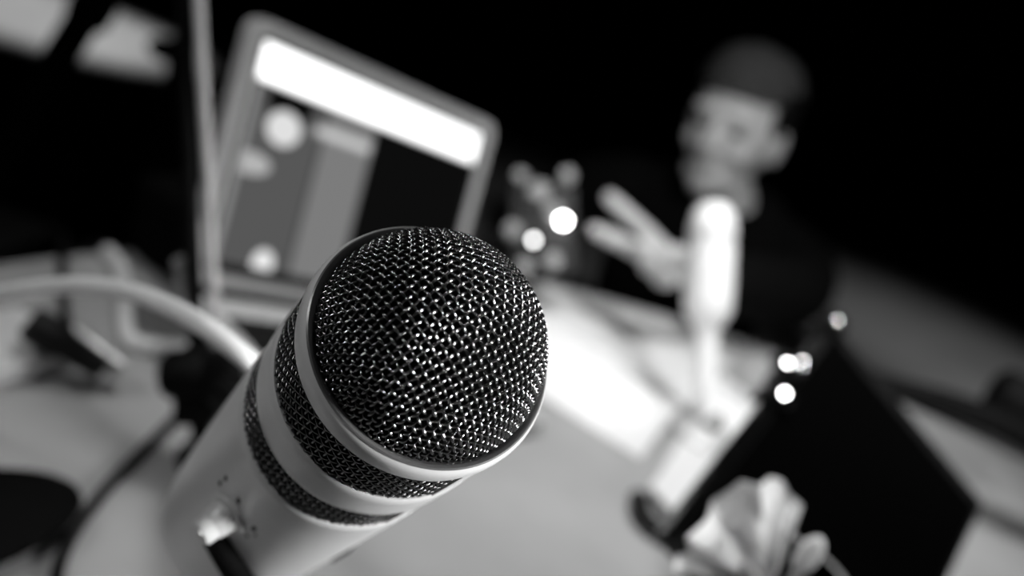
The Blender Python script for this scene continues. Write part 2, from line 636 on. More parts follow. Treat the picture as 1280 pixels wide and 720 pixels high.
W_, H_ = DX1 - DX0, DY1 - DY0
xa = on_screen(385, 240)[0]
xb = on_screen(452, 240)[0]
yb = on_screen(352, 112)[1]
over(0.095, rectm(DX0 - 1, DY0 - 1, xa, yb))                    # left dim panel
over(0.20, rectm(xa, DY0 - 1, xb, yb))                          # middle panel
over(0.004, rectm(xb, DY0 - 1, DX1 + 1, yb))                    # black panel on the right
x0, y0 = on_screen(392, 158)
x1, y1 = on_screen(470, 192)
over(0.8, rectm(x0, y1 - 0.004, xb, y0 + 0.004, 0.006))        # pale heading
over(0.003, rectm(on_screen(330, 130)[0], on_screen(352, 145)[1], on_screen(395, 140)[0], yb + 0.01, 0.004))
q = on_screen(355, 161)
over(0.75, ellm(q[0], q[1], 0.015, 0.0125))                     # round pale picture
q = on_screen(312, 203)
over(0.45, ellm(q[0], q[1], 0.018, 0.008))
q = on_screen(328, 330)
over(0.85, ellm(q[0], q[1], 0.0095, 0.0105))
over(0.28, rectm(DX0 - 1, DY0 - 1, DX0 + 0.006, yb))            # scroll strip at the left
over(2.2, rectm(DX0 - 1, yb, DX1 + 1, 1.0, 0.004))              # bright window bar along the top
nt.links.new(cur, em.inputs['Strength'])
b = MB().prism([(DX0, DY0), (DX1, DY0), (DX1, DY1), (DX0, DY1)], 0.0, 0.0005)
so = b.build('screen', ms, lap)
so.matrix_local = LIDT
MB().tube([(0.03, 0.004, -0.001), (LW - 0.03, 0.004, -0.001)], 0.0048, 16).build('hinge', mBlackP, lap)

# ------------------------------------------------------------------ second microphone on a slim stand
q0 = on(880, 548)
m2z = -(CR.transposed() @ (q0 - CP)).z
q0.z += 0.0016
m2 = empty('slim_microphone', M.Translation(q0))
tag(m2, 'white microphone on a slim white post in front of the person', 'microphone')
pa_ = at(884, 396, m2z * 0.985)
pb_ = at(892, 268, m2z * 0.98)
ax2 = (pb_ - pa_).normalized()
local(MB().tube([q0 + V((0, 0, 0.012)), at(881, 470, m2z * 0.99), pa_ + ax2 * 0.01], [0.0108, 0.0112, 0.0118], 24), q0).build('post', mCable, m2)
T2 = frame(pa_, ax2, rt)
Lm = (pb_ - pa_).length
b = MB().lathe([(0, -0.012), (0.012, -0.012), (0.0175, -0.004), (0.0225, 0.006), (0.0232, 0.02), (0.0228, Lm * 0.6), (0.0215, Lm * 0.8)], 48, T2)
local(b, q0).build('body', mCable, m2)
b = MB().lathe([(0.0215, Lm * 0.8), (0.0222, Lm * 0.82), (0.0218, Lm * 0.9), (0.0185, Lm * 1.03), (0.011, Lm * 1.11), (0, Lm * 1.13)], 48, T2)
local(b, q0).build('head_grille', mCable, m2)
b = MB().lathe([(0.0228, Lm * 0.785), (0.0234, Lm * 0.79), (0.0234, Lm * 0.812), (0.0224, Lm * 0.82)], 48, T2)
local(b, q0).build('collar', mAlu, m2)
MB().lathe([(0, 0), (0.034, 0), (0.035, 0.003), (0.030, 0.008), (0.016, 0.012), (0, 0.014)], 48).build('foot', mAlu, m2)
b = MB().ball(0.0125, M.Translation((0, 0, 0.018)), 20)
b.build('swivel_ball', mGrey, m2)

# ------------------------------------------------------------------ papers
def sheet(corners, nx, ny, zf, name, m, th=0.0006):
    A, B, D, E_ = [V(c) for c in corners]                 # A-B near edge, D-E far edge
    b = MB()
    vs = []
    for side in (1, 0):
        for j in range(ny + 1):
            for i in range(nx + 1):
                u, v = i / nx, j / ny
                p = (A * (1 - u) + B * u) * (1 - v) + (D * (1 - u) + E_ * u) * v
                vs.append(p + V((0, 0, zf(u, v) + th * side)))
    k = (nx + 1) * (ny + 1)
    fs = []
    for j in range(ny):
        for i in range(nx):
            a = j * (nx + 1) + i
            q = (a, a + 1, a + nx + 2, a + nx + 1)
            fs.append(q)
            fs.append(tuple(x + k for x in q[::-1]))
    rim = [i for i in range(nx + 1)] + [(j + 1) * (nx + 1) + nx for j in range(ny)] + [ny * (nx + 1) + i for i in range(nx - 1, -1, -1)] + [j * (nx + 1) for j in range(ny - 1, 0, -1)]
    for i in range(len(rim)):
        a, c = rim[i], rim[(i + 1) % len(rim)]
        fs.append((a, c, c + k, a + k))
    b.add(vs, fs)
    return b


# open booklet: two pages, the near one curling up
nA, nB = on(610, 455), on(800, 575)
sA, sB = on(655, 385), on(862, 505)
fA, fB = on(664, 352), on(925, 440)
bk = empty('open_booklet', M.Translation((sA + sB) / 2))
tag(bk, 'open white booklet lying behind the grille, its near page curling up', 'booklet')
near = sheet((nA, nB, sA, sB), 16, 14, lambda u, v: 0.001 + 0.016 * math.sin(PI * min(1, v * 1.05)) ** 1.2 * (0.6 + 0.4 * u), 'near_page', mPaper)
local(near, (sA + sB) / 2).build('near_page', mPaper, bk)
far = sheet((sA, sB, fA, fB), 16, 14, lambda u, v: 0.001 + 0.010 * math.sin(PI * v) * (1 - v), 'far_page', mPaperG)
local(far, (sA + sB) / 2).build('far_page', mPaperG, bk)

sh = sheet((on(806, 622), on(838, 660), on(902, 470), on(956, 508)), 10, 14, lambda u, v: 0.0006 + 0.010 * max(0, 1 - v / 0.3) ** 2, 'loose_sheet', mPaper)
tag(top(sh, 'paper_sheet', mPaper, (on(806, 622) + on(956, 508)) / 2), 'loose white sheet of paper under the foot of the slim microphone', 'paper')

# ------------------------------------------------------------------ black tablet on a sloping stand
d1, d2, d4 = 0.939 * 0.70, 0.935 * 0.70, 0.739 * 0.70
P1, P2, P4 = at(1040, 402, d1), at(1230, 630, d2), at(830, 668, d4)
uX = (P2 - P1)
uY = (P1 - P4)
w_, h_ = uX.length, uY.length
uX.normalize()
uY = (uY - uX * uY.dot(uX)).normalized()
nz = uX.cross(uY)
TT = M((uX, uY, nz)).transposed().to_4x4()
TT.translation = P4
basep = V((P4.x + 0.06, P4.y + 0.1, TABLE))
tab = empty('tablet', TT)
tag(tab, 'large black tablet with its dark screen tilted towards the right foreground', 'tablet')
MB().prism(rrect(0, 0, w_, h_, 0.006), -0.009, 0.0, ).build('shell', mBlackP, tab)
MB().prism(rrect(0.008, 0.010, w_ - 0.004, h_ - 0.010, 0.003), -0.001, 0.0006).build('screen', mScreenOff, tab)
MB().prism(rrect(-0.001, -0.001, 0.0065, h_ * 0.72, 0.003), -0.010, 0.0012).build('edge_trim', mGloss, tab)
# its stand
tsb = (P4 + P2) / 2
tsb.z = TABLE
ts = empty('tablet_stand', M.Translation(tsb))
tag(ts, 'black desk stand holding the dark tablet at a slope', 'tablet stand')
bc = TT @ V((w_ * 0.5, h_ * 0.5, -0.0105))
b = MB().box(w_ * 0.7, h_ * 0.6, 0.003, TT @ M.Translation((w_ * 0.5, h_ * 0.5, -0.0108)), 0.001)
local(b, tsb).build('back_plate', mBlackM, ts)
low = V((bc.x, bc.y, TABLE + 0.008))
b = MB().tube([bc - nz * 0.012, low], 0.008, 16)
local(b, tsb).build('stem', mBlackM, ts)
b = MB().lathe([(0, 0.0003), (0.06, 0.0003), (0.06, 0.006), (0.01, 0.011), (0, 0.011)], 48, M.Translation((low.x, low.y, TABLE)))
local(b, tsb).build('foot', mBlackM, ts)
# holder clips along the upper-left edge with domed chrome screws
for ci, (px, py, rr_, Rc) in enumerate(((979, 492, 0.0062, 0.026), (984, 455, 0.006, 0.014), (1003, 453, 0.005, 0.008), (1046, 402, 0.0045, 0.006))):
    d = ray(px, py)
    k = ((TT @ V((0, 0, 0.008))) - CP).dot(nz) / d.dot(nz)
    p = CP + d * k
    H = ((CP - p).normalized() + (KEY - p).normalized()).normalized()
    if ci != 2:
        ql = TT.inverted() @ p
        b = MB().box(0.020, 0.012, 0.0068, TT @ M.Translation((ql.x, ql.y, 0.0050)), 0.002)
        b.box(0.006, 0.012, 0.022, TT @ M.Translation((-0.0045, ql.y, -0.003)), 0.002)
        b.box(ql.x + 0.0075, 0.012, 0.004, TT @ M.Translation(((ql.x - 0.0075) / 2, ql.y, 0.0050)), 0.001)
        local(b, tsb).build('clip', mBlackP, ts)
    T = frame(p, H, rt)
    prof = [(0, -0.0025), (rr_ * 0.6, -0.0025), (rr_ * 0.7, -0.001), (rr_, -0.001)]
    th0 = math.asin(min(0.95, rr_ / Rc))
    for q_ in range(9):
        a = th0 * (1 - q_ / 8)
        prof.append((Rc * math.sin(a), Rc * math.cos(a) - Rc * math.cos(th0)))
    local(MB().lathe(prof, 32, T), tsb).build('screw', mScrew, ts)
# black rounded plug lying at the near corner of the sheet
pp = [on(797, 622, 0.008), on(806, 648, 0.008), on(832, 668, 0.0085), on(868, 690, 0.0085)]
tag(top(MB().tube(bez(pp, 8), 0.0075, 14), 'cable_end', mBlackP, pp[0]), 'short black cable end curving round the near corner of the loose sheet', 'cable')

# ------------------------------------------------------------------ black cup with a crumpled napkin
rimc = at(985, 708, 0.415)
hh = rimc.z - TABLE
cb = V((rimc.x, rimc.y, TABLE + 0.0003))
cup = empty('black_cup', M.Translation(cb))
tag(cup, 'tall glossy black cup holding a crumpled napkin at the bottom edge', 'cup')
MB().lathe([(0, 0), (0.022, 0), (0.024, 0.003), (0.029, hh - 0.002), (0.0295, hh), (0.0288, hh + 0.0006), (0.028, hh - 0.002), (0.023, 0.006), (0, 0.006)], 64).build('cup_side', mGloss, cup)
MB().lathe([(0.0286, hh - 0.004), (0.0302, hh - 0.0035), (0.0308, hh - 0.001), (0.0304, hh + 0.0012), (0.0290, hh + 0.0018), (0.0276, hh + 0.0008)], 64).build('rim', mGrey, cup)

# napkin: a pleated, crumpled sheet fanned out of the cup's left side
import mathutils.noise as mn
b = MB()
outl = [(842, 712), (846, 694), (862, 690), (858, 672), (884, 648), (890, 626), (914, 610), (926, 600), (950, 606), (962, 596), (978, 600), (986, 616), (1004, 632), (990, 640), (980, 656), (986, 668)]
dep = [0.398, 0.409, 0.404, 0.388, 0.391, 0.407, 0.404, 0.387, 0.386, 0.398, 0.407, 0.410, 0.399, 0.404, 0.396, 0.410]
root = at(962, 742, 0.408)
rows_ = 14
nn2 = len(outl)
top_pts = [at(px, py, z_) for (px, py), z_ in zip(outl, dep)]
vs = []
for side in (0, 1):
    for j in range(rows_ + 1):
        v = j / rows_
        for i, p in enumerate(top_pts):
            q_ = root + (p - root) * (0.08 + 0.92 * v)
            wob = mn.noise(V((i * 0.9, v * 4.0, 2.0))) * 0.012 * v * (1.2 - v) + 0.004 * math.sin(PI * v) + mn.noise(V((i * 0.35, v * 7.0, 9.0))) * 0.006 * v
            vs.append(q_ + (CP - q_).normalized() * (wob - 0.0009 * side))
fs = []
off_ = (rows_ + 1) * nn2
for j in range(rows_):
    for i in range(nn2 - 1):
        q_ = (j * nn2 + i, j * nn2 + i + 1, (j + 1) * nn2 + i + 1, (j + 1) * nn2 + i)
        fs.append(q_)
        fs.append(tuple(x + off_ for x in q_[::-1]))
loop_ = list(range(nn2)) + [(j + 1) * nn2 + nn2 - 1 for j in range(rows_)] + [rows_ * nn2 + i for i in range(nn2 - 2, -1, -1)] + [j * nn2 for j in range(rows_ - 1, 0, -1)]
for i in range(len(loop_)):
    a, c = loop_[i], loop_[(i + 1) % len(loop_)]
    fs.append((a, c, c + off_, a + off_))
b.add(vs, fs)
b.tube([root, root + (cb + V((0, 0, hh - 0.035)) - root) * 1.0], [0.006, 0.008], 12)
tag(top(b, 'paper_napkin', mPaper, cb + V((0, 0, hh - 0.03)), 60), 'crumpled white napkin stuffed into the tall black cup', 'napkin')

# white spoon shape added for the crescent highlight in the cup
s0, s1, s2 = at(985, 735, 0.412), at(1003, 706, 0.402), at(1018, 682, 0.398)
s00 = rimc + (s0 - rimc) * 0.6 + V((0, 0, -0.04))
sp = empty('highlight_spoon', M.Translation(s00))
tag(sp, 'small white spoon shape standing in for a crescent highlight in the tall black cup right of the napkin', 'spoon')
b = MB().tube(bez([s00, s0, s1], 6), 0.0022, 10)
local(b, s00).build('handle', mCable, sp)
b = MB().ball(1.0, frame((s1 + s2) / 2, (s2 - s1), rt) @ M.Diagonal((0.0058, 0.0030, 0.0105, 1)), 24)
local(b, s00).build('bowl', mCable, sp)

# ------------------------------------------------------------------ boom arm on the right
bz = 0.93
bb = on(1020, 585)
bm_ = empty('boom_arm', M.Translation(bb))
tag(bm_, 'black boom arm with chrome screws reaching to the right edge', 'boom arm')
j0 = at(990, 466, bz)
b = MB().tube([bb + V((0, 0, 0.01)), j0], 0.011, 18)
local(b, bb).build('upright', mBlackM, bm_)
MB().lathe([(0, 0.0003), (0.034, 0.0003), (0.034, 0.006), (0.014, 0.014), (0, 0.014)], 40).build('foot', mBlackM, bm_)
b = MB().tube([j0, at(1060, 468, 0.93), at(1180, 502, 0.92), at(1250, 528, 0.91), at(1330, 570, 0.90)], [0.011, 0.0105, 0.0125, 0.015, 0.015], 18)
local(b, bb).build('arm', mBlackM, bm_)
wd = (at(1330, 570, .9) - at(1250, 528, .91)).normalized()
b = MB().lathe([(0, -0.05), (0.024, -0.05), (0.028, -0.045), (0.028, 0.06), (0, 0.06)], 32, frame(at(1302, 520, 0.92), wd, V((0, 0, 1))))
local(b, bb).build('counterweight', mBlackM, bm_)
b = MB().box(0.036, 0.03, 0.036, frame(j0, CP - j0, rt), 0.008)
local(b, bb).build('clutch', mBlackP, bm_)
b = MB().tube([j0, at(1020, 430, bz), at(1050, 397, bz)], [0.01, 0.008, 0.007], 14)
local(b, bb).build('tilt_lever', mBlackM, bm_)

# ------------------------------------------------------------------ small audio mixer with glowing beads standing in for glints, behind the grille
az_ = 1.03
ap = on(640, 372)
mx = empty('audio_mixer', M.Translation(ap))
tag(mx, 'small dark audio mixer with two glowing beads standing in for glints behind the grille', 'mixer')
c_ = at(678, 285, az_)
T = frame(c_, (CP - c_).normalized() + V((0, 0, 0.5)), rt)
b = MB().box(0.075, 0.105, 0.022, T, 0.005)
local(b, ap).build('case', mBlackP, mx)
leg = V((c_.x - 0.055, c_.y - 0.02, TABLE))
b = MB().tube([c_ - V((0, 0, 0.01)), leg + V((0, 0, 0.05)), leg + V((0, 0, 0.006))], 0.010, 16).lathe([(0, 0.0003), (0.022, 0.0003), (0.022, 0.006), (0, 0.008)], 32, M.Translation(leg))
local(b, ap).build('pedestal', mBlackM, mx)
nn_ = T.to_3x3() @ V((0, 0, 1))
for px, py, r in ((650, 222, 0.008), (672, 243, 0.013), (708, 222, 0.009), (690, 268, 0.011), (640, 290, 0.010), (690, 328, 0.010), (655, 335, 0.009)):
    d = ray(px, py)
    k = ((c_ + nn_ * 0.011) - CP).dot(nn_) / d.dot(nn_)
    p = CP + d * k
    TK = frame(p, nn_, rt)
    b = MB().lathe([(0, 0), (r, 0), (r * 0.9, r * 0.9), (r * 0.75, r), (0, r)], 24, TK)
    local(b, ap).build('knob', mGrey, mx)
for px, py, r, m in ((704, 276, 0.0050, mGlint), (667, 300, 0.0034, mGlint2)):
    d = ray(px, py)
    k = ((c_ + nn_ * 0.018) - CP).dot(nn_) / d.dot(nn_)
    p = CP + d * k
    b = MB().ball(r, M.Translation(p), 16)
    o = local(b, ap).build('glint_bead', m, mx)
    local(MB().tube([p - nn_ * 0.008, p - nn_ * 0.0015], r * 0.8, 10), p * 0 + ap).build('bead_holder', mBlackP, o)

# ------------------------------------------------------------------ things on the left of the table
# white power brick
q = [on(-70, 405, 0.016), on(52, 378, 0.016), on(80, 455, 0.016), on(-50, 448, 0.016)]
ctr = sum(q, V()) / 4
xd = (q[1] - q[0]).normalized()
br = empty('power_adapter', M.Translation((ctr.x, ctr.y, TABLE)))
tag(br, 'white power adapter block at the left edge of the table', 'power adapter')
bw, bd = (q[1] - q[0]).length, 0.062
b = MB().box(bw, bd, 0.017, frame(V((0, 0, 0.0087)), (0, 0, 1), xd), 0.007, 3)
b.build('case', mCable, br)
b = MB().box(bw * 0.5, bd * 0.4, 0.0006, frame(V((0, 0, 0.0174)), (0, 0, 1), xd), 0.0002)
b.build('label_plate', mPaper, br)
# white angled cable
pts = [on(134, 314, 0.006), on(149, 332, 0.006), on(156, 365, 0.006), on(157, 405, 0.006), on(163, 425, 0.006), on(185, 432, 0.006), on(236, 436, 0.006)]
b = MB().tube(bez(pts, 10), [0.0058] * 61, 14)
tag(top(b, 'charging_cable', mCable, pts[3]), 'white charging cable bent at a right angle beside the microphone stand', 'cable')
# jack plug
jk = empty('jack_plug', M.Translation(on(95, 445)))
tag(jk, 'black and silver jack plug resting against the white adapter block', 'plug')
jo = on(95, 445)
a0, a1 = on(46, 408, 0.036), on(130, 462, 0.018)
ad = (a1 - a0).normalized()
b = MB().lathe([(0, -0.006), (0.009, -0.006), (0.0115, -0.001), (0.0115, 0.016), (0.009, 0.021), (0.008, (a1 - a0).length), (0, (a1 - a0).length)], 24, frame(a0, ad, V((0, 0, 1))))
local(b, jo).build('sleeve', mBlackP, jk)
c0, c1 = on(88, 413, 0.034), on(152, 463, 0.016)
b = MB().lathe([(0, 0), (0.0062, 0), (0.0068, 0.004), (0.0068, (c1 - c0).length * 0.7), (0.0074, (c1 - c0).length * 0.72), (0.0074, (c1 - c0).length), (0, (c1 - c0).length)], 24, frame(c0, (c1 - c0).normalized(), V((0, 0, 1))))
local(b, jo).build('barrel', mBarrel, jk)
# thin dark cables
pts = [on(80, 296, 0.0035), on(78, 330, 0.0035), on(79, 370, 0.0035), on(84, 405, 0.0035), on(98, 440, 0.0035)]
tag(top(MB().tube(bez(pts, 8), 0.0034, 10), 'thin_cable', mBlackP, pts[0]), 'thin dark cable crossing under the white cable at far left', 'cable')
pts = [on(226, 516, 0.0042), on(180, 562, 0.0032), on(125, 620, 0.0034), on(80, 690, 0.0034), on(66, 760, 0.0034)]
tag(top(MB().tube(bez(pts, 10), 0.0032, 10), 'stand_cable', mBlackP, pts[0]), 'thin black cable running from the stand foot to the bottom left corner', 'cable')
# black pouch in the bottom-left corner
c0 = on(-90, 690)
b = MB().ball(1.0, M.Translation(c0 + V((0, 0, 0.0143))) @ M.Rotation(R(60), 4, 'Z') @ M.Diagonal((0.070, 0.034, 0.014, 1)), 32)
tag(top(b, 'cable_pouch', mBlackCloth, c0), 'soft black pouch lying in the bottom left corner', 'pouch')

# black camera bag between the microphone stand and the laptop
g0, g1 = on(146, 316), on(246, 392)
gd = (g1 - g0).normalized()
gb = V((-gd.y, gd.x, 0))
gc = (g0 + g1) / 2 + gb * 0.045
gl = (g1 - g0).length
GT = frame(V((gc.x, gc.y, TABLE)), (0, 0, 1), gd)
bag = empty('camera_bag', GT)
tag(bag, 'small soft black bag beside the left edge of the laptop', 'bag')
MB().box(gl, 0.085, 0.07, M.Translation((0, 0, 0.0355)), 0.02, 4).build('body', mBlackCloth, bag)
MB().box(gl * 0.96, 0.087, 0.022, M.Translation((0, -0.003, 0.066)), 0.010, 3).build('flap', mBlackCloth, bag)
MB().tube(bez([(-gl * 0.3, 0, 0.074), (-gl * 0.2, 0, 0.095), (gl * 0.2, 0, 0.095), (gl * 0.3, 0, 0.074)], 8), 0.004, 10).build('handle', mBlackCloth, bag)

# ------------------------------------------------------------------ background: case and tripod on the floor
k0 = V(on(100, 100, 0, 0))
kz = 1.75
cL, cR_ = at(-130, 96, kz), at(300, 112, kz)
ctop = (cL + cR_) / 2
hgt = ctop.z
xd = V((cR_.x - cL.x, cR_.y - cL.y, 0))
lw = xd.length
xd.normalize()
yd = V((0, 0, 1)).cross(xd)
FC = empty('equipment_case', frame(V((ctop.x, ctop.y, 0)), (0, 0, 1), xd))
tag(FC, 'big black equipment case standing on the floor behind the laptop', 'case')
slope = math.atan2(cR_.z - cL.z, lw)
b = MB()
x0, x1 = -lw / 2, lw / 2
zl, zr = cL.z, cR_.z
b.add([(x0, 0, 0), (x1, 0, 0), (x1, 0, zr), (x0, 0, zl), (x0, 0.3, 0), (x1, 0.3, 0), (x1, 0.3, zr - 0.05), (x0, 0.3, zl - 0.05)],
      [(0, 1, 2, 3), (5, 4, 7, 6), (3, 2, 6, 7), (0, 4, 5, 1), (1, 5, 6, 2), (4, 0, 3, 7)])
b.build('shell', mBlackCloth, FC)
b = MB().tube([(-0.08, -0.005, min(zl, zr) * 0.8), (-0.07, -0.03, min(zl, zr) * 0.8), (0.07, -0.03, min(zl, zr) * 0.8), (0.08, -0.005, min(zl, zr) * 0.8)], 0.01, 10)
b.build('handle', mBlackP, FC)

tz = 1.5
tfoot = V(at(222, 60, tz))
tfoot.z = 0
tr = empty('tripod_stand', M.Translation(tfoot))
tag(tr, 'black tripod stand silhouetted against the pale floor at upper left', 'tripod')
hd = at(238, -40, tz)
b = MB().tube([V((tfoot.x, tfoot.y, 0.05)), at(228, 60, tz), hd], [0.012, 0.012, 0.012], 16)
local(b, tfoot).build('column', mBlackM, tr)
b = MB().ball(0.024, M.Translation(at(206, 62, tz)), 16, (1.2, 1, 0.8)).tube([at(206, 62, tz), at(228, 50, tz)], 0.012, 10)
local(b, tfoot).build('knob', mBlackP, tr)
b = MB().tube([at(160, -60, tz - 0.05), at(126, -10, tz - 0.05), at(108, 22, tz - 0.05), at(100, 30, tz - 0.05), at(60, 96, tz - 0.05), at(-60, 300, tz - 0.06)], [0.034, 0.034, 0.034, 0.026, 0.026, 0.026], 16)
local(b, tfoot).build('leg', mBlackM, tr)
b = MB().tube([hd, at(160, -60, tz - 0.05)], 0.014, 12)
local(b, tfoot).build('brace', mBlackM, tr)
for dx, dy in ((0.3, 0.25), (0.1, -0.05)):
    b = MB().tube([V((tfoot.x, tfoot.y, 0.45)), V((tfoot.x + dx, tfoot.y + dy, 0.012))], 0.012, 12)
    local(b, tfoot).build('leg', mBlackM, tr)


# ------------------------------------------------------------------ person
def skin(nodes, edges, root=0, sub=2):
    """nodes: list of (Vector, radius or (rx, ry))"""
    me = bpy.data.meshes.new('tmp')
    me.from_pydata([tuple(p) for p, r in nodes], edges, [])
    o = bpy.data.objects.new('tmp', me)
    C.objects.link(o)
    o.modifiers.new('s', 'SKIN')
    for i, (p, r) in enumerate(nodes):
        sv = me.skin_vertices[0].data[i]
        sv.radius = r if isinstance(r, tuple) else (r, r)
        sv.use_root = (i == root)
    m = o.modifiers.new('u', 'SUBSURF')
    m.levels = m.render_levels = sub
    dg = bpy.context.evaluated_depsgraph_get()
    em_ = bpy.data.meshes.new_from_object(o.evaluated_get(dg))
    vs = [v.co.copy() for v in em_.vertices]
    fs = [tuple(p.vertices) for p in em_.polygons]
    bpy.data.objects.remove(o)
    bpy.data.meshes.remove(em_)
    return vs, fs


def remesh(b, voxel, smooth=4):
    me = b.mesh('tmp', mSkin)
    o = bpy.data.objects.new('tmp', me)
    C.objects.link(o)
    m = o.modifiers.new('r', 'REMESH')
    m.mode = 'VOXEL'
    m.voxel_size = voxel
    m2_ = o.modifiers.new('s', 'SMOOTH')
    m2_.iterations = smooth
    m2_.factor = 0.5
    dg = bpy.context.evaluated_depsgraph_get()
    em_ = bpy.data.meshes.new_from_object(o.evaluated_get(dg))
    r = MB()
    r.v = [v.co.copy() for v in em_.vertices]
    r.f = [tuple(p.vertices) for p in em_.polygons]
    bpy.data.objects.remove(o)
    bpy.data.meshes.remove(em_)
    return r


HZ = 1.33
hc = at(922, 157, HZ)                                    # head centre
fw = CR @ V((-0.56, -0.16, 0.80))                        # facing: left of the lens and a little down
upv = (V((0, 0, 1)) + CR @ V((-0.04, 0, 0)))
fy = fw.normalized()
fx = fy.cross(upv).normalized()                          # towards image right... person's left/right axis
fz = fx.cross(fy)
HT = M((fx, fy, fz)).transposed().to_4x4()
HT = HT @ M.Scale(0.89, 4)
HT.translation = hc


def hp(x, y, z):
    return HT @ V((x, y, z))


body = MB()
vs, fs = [], []
b = MB().ball(1.0, None, 40)
for p in b.v:
    x, y, z = p
    s = 1.0
    X_ = x * 0.074
    Y_ = y * 0.094
    Z_ = z * 0.118
    if z < 0:                                            # jaw narrows towards the chin
        X_ *= 1 - 0.34 * (-z) ** 1.5
        Y_ = Y_ * (1 - 0.22 * (-z)) + 0.016 * (-z)
    if y > 0:
        Y_ *= 0.96
    vs.append(HT @ V((X_, Y_, Z_)))
body.add(vs, b.f)


def blob(x, y, z, sx, sy, sz, n=20):
    body.ball(1.0, HT @ M.Translation((x, y, z)) @ M.Diagonal((sx, sy, sz, 1)), n)


blob(0, 0.090, -0.012, 0.013, 0.016, 0.026)              # nose bridge
blob(0, 0.099, -0.030, 0.014, 0.014, 0.011)              # nose tip
blob(0.011, 0.093, -0.030, 0.009, 0.011, 0.009)
blob(-0.011, 0.093, -0.030, 0.009, 0.011, 0.009)
blob(0, 0.083, 0.022, 0.052, 0.013, 0.011)               # brow
for s in (1, -1):
    blob(0.036 * s, 0.060, -0.030, 0.022, 0.017, 0.024)  # cheek
    blob(0.076 * s, -0.006, -0.010, 0.008, 0.020, 0.032) # ear
    blob(0.030 * s, 0.074, 0.004, 0.014, 0.012, 0.007)   # eyelid
blob(0, 0.076, -0.058, 0.024, 0.012, 0.007)              # upper lip
blob(0, 0.071, -0.071, 0.021, 0.012, 0.008)              # lower lip
blob(0, 0.058, -0.098, 0.026, 0.020, 0.016)
blob(0, 0.032, -0.082, 0.050, 0.046, 0.030)              # chin

nb = hp(0, -0.045, -0.13)                                # neck base
chest = V((nb.x + 0.03, nb.y + 0.12, nb.z - 0.20))
belly = V((nb.x + 0.06, nb.y + 0.24, 0.27))
pel = V((nb.x + 0.08, nb.y + 0.32, 0.115))
side = V((1, -0.12, 0)).normalized()
shL = V((nb.x, nb.y + 0.06, nb.z - 0.075)) + side * 0.185
shR = V((nb.x, nb.y + 0.06, nb.z - 0.075)) - side * 0.185
wrist = at(884, 350, 1.075)
elL = at(988, 370, 1.30)
elR = V((shR.x - 0.05, shR.y + 0.06, shR.z - 0.27))
wrR = V((pel.x - 0.10, pel.y - 0.22, 0.24))
hipL, hipR = pel + side * 0.10, pel - side * 0.10
knL = pel + V((0.34, -0.22, 0.02))
knR = pel + V((-0.34, -0.20, 0.02))
anL = pel + V((-0.10, -0.36, -0.055))
anR = pel + V((0.12, -0.40, -0.055))
toL = anL + V((-0.13, 0.02, -0.01))
toR = anR + V((0.13, 0.02, -0.01))
wrR = V((knR.x + 0.09, knR.y + 0.02, knR.z + 0.075))
elR = (shR + wrR) / 2 + V((-0.08, 0.03, 0.0))
body_nodes = [(pel, (0.13, 0.10)), (belly, (0.13, 0.095)), (chest, (0.145, 0.10)), (V(nb) + V((0.005, 0.03, -0.035)), (0.075, 0.06)), (nb, 0.052), (hp(0, -0.02, -0.07), 0.05),
              (shL, 0.058), (elL, 0.040), (wrist, 0.026),
              (shR, 0.058), (elR, 0.040), (wrR, 0.026),
              (hipL, 0.095), (knL, 0.058), (anL, 0.038), (toL, 0.03),
              (hipR, 0.095), (knR, 0.058), (anR, 0.038), (toR, 0.03)]
edges = [(0, 1), (1, 2), (2, 3), (3, 4), (4, 5), (3, 6), (6, 7), (7, 8), (3, 9), (9, 10), (10, 11), (0, 12), (12, 13), (13, 14), (14, 15), (0, 16), (16, 17), (17, 18), (18, 19)]
body.add(*skin(body_nodes, edges))


# hands: palm + five finger chains
def hand(palm_nodes, palm_edges, chains):
    body.add(*skin(palm_nodes, palm_edges))
    for ch in chains:
        body.add(*skin([(p, r) for p, r in ch], [(i, i + 1) for i in range(len(ch) - 1)]))


HZ2 = 1.05
idx_k, mid_k, rin_k, pin_k = at(824, 306, HZ2), at(815, 324, HZ2 - 0.004), at(823, 336, HZ2 + 0.002), at(835, 345, HZ2 + 0.01)
pc = at(848, 334, HZ2 + 0.012)
hand([(wrist, 0.025), (pc, (0.026, 0.018)), ((idx_k + rin_k) / 2, (0.028, 0.015))], [(0, 1), (1, 2)],
     [[(pc, 0.012), (idx_k, 0.0115), (at(795, 277, HZ2 - 0.012), 0.0105), (at(772, 256, HZ2 - 0.014), 0.0098), (at(755, 241, HZ2 - 0.010), 0.0085)],
      [(pc, 0.012), (mid_k, 0.0115), (at(783, 306, HZ2 - 0.022), 0.0108), (at(755, 293, HZ2 - 0.022), 0.0098), (at(736, 284, HZ2 - 0.010), 0.0085)],
      [(pc, 0.012), (rin_k, 0.011), (at(806, 331, HZ2 - 0.035), 0.0102), (at(820, 340, HZ2 - 0.050), 0.0095), (at(838, 340, HZ2 - 0.038), 0.0085)],
      [(pc, 0.012), (pin_k, 0.0102), (at(822, 349, HZ2 - 0.024), 0.0092), (at(836, 354, HZ2 - 0.038), 0.0085), (at(848, 349, HZ2 - 0.030), 0.0078)],
      [(pc + (wrist - pc) * 0.5, 0.014), (at(852, 318, HZ2 - 0.022), 0.0125), (at(838, 316, HZ2 - 0.042), 0.0108), (at(822, 326, HZ2 - 0.050), 0.0088)]])
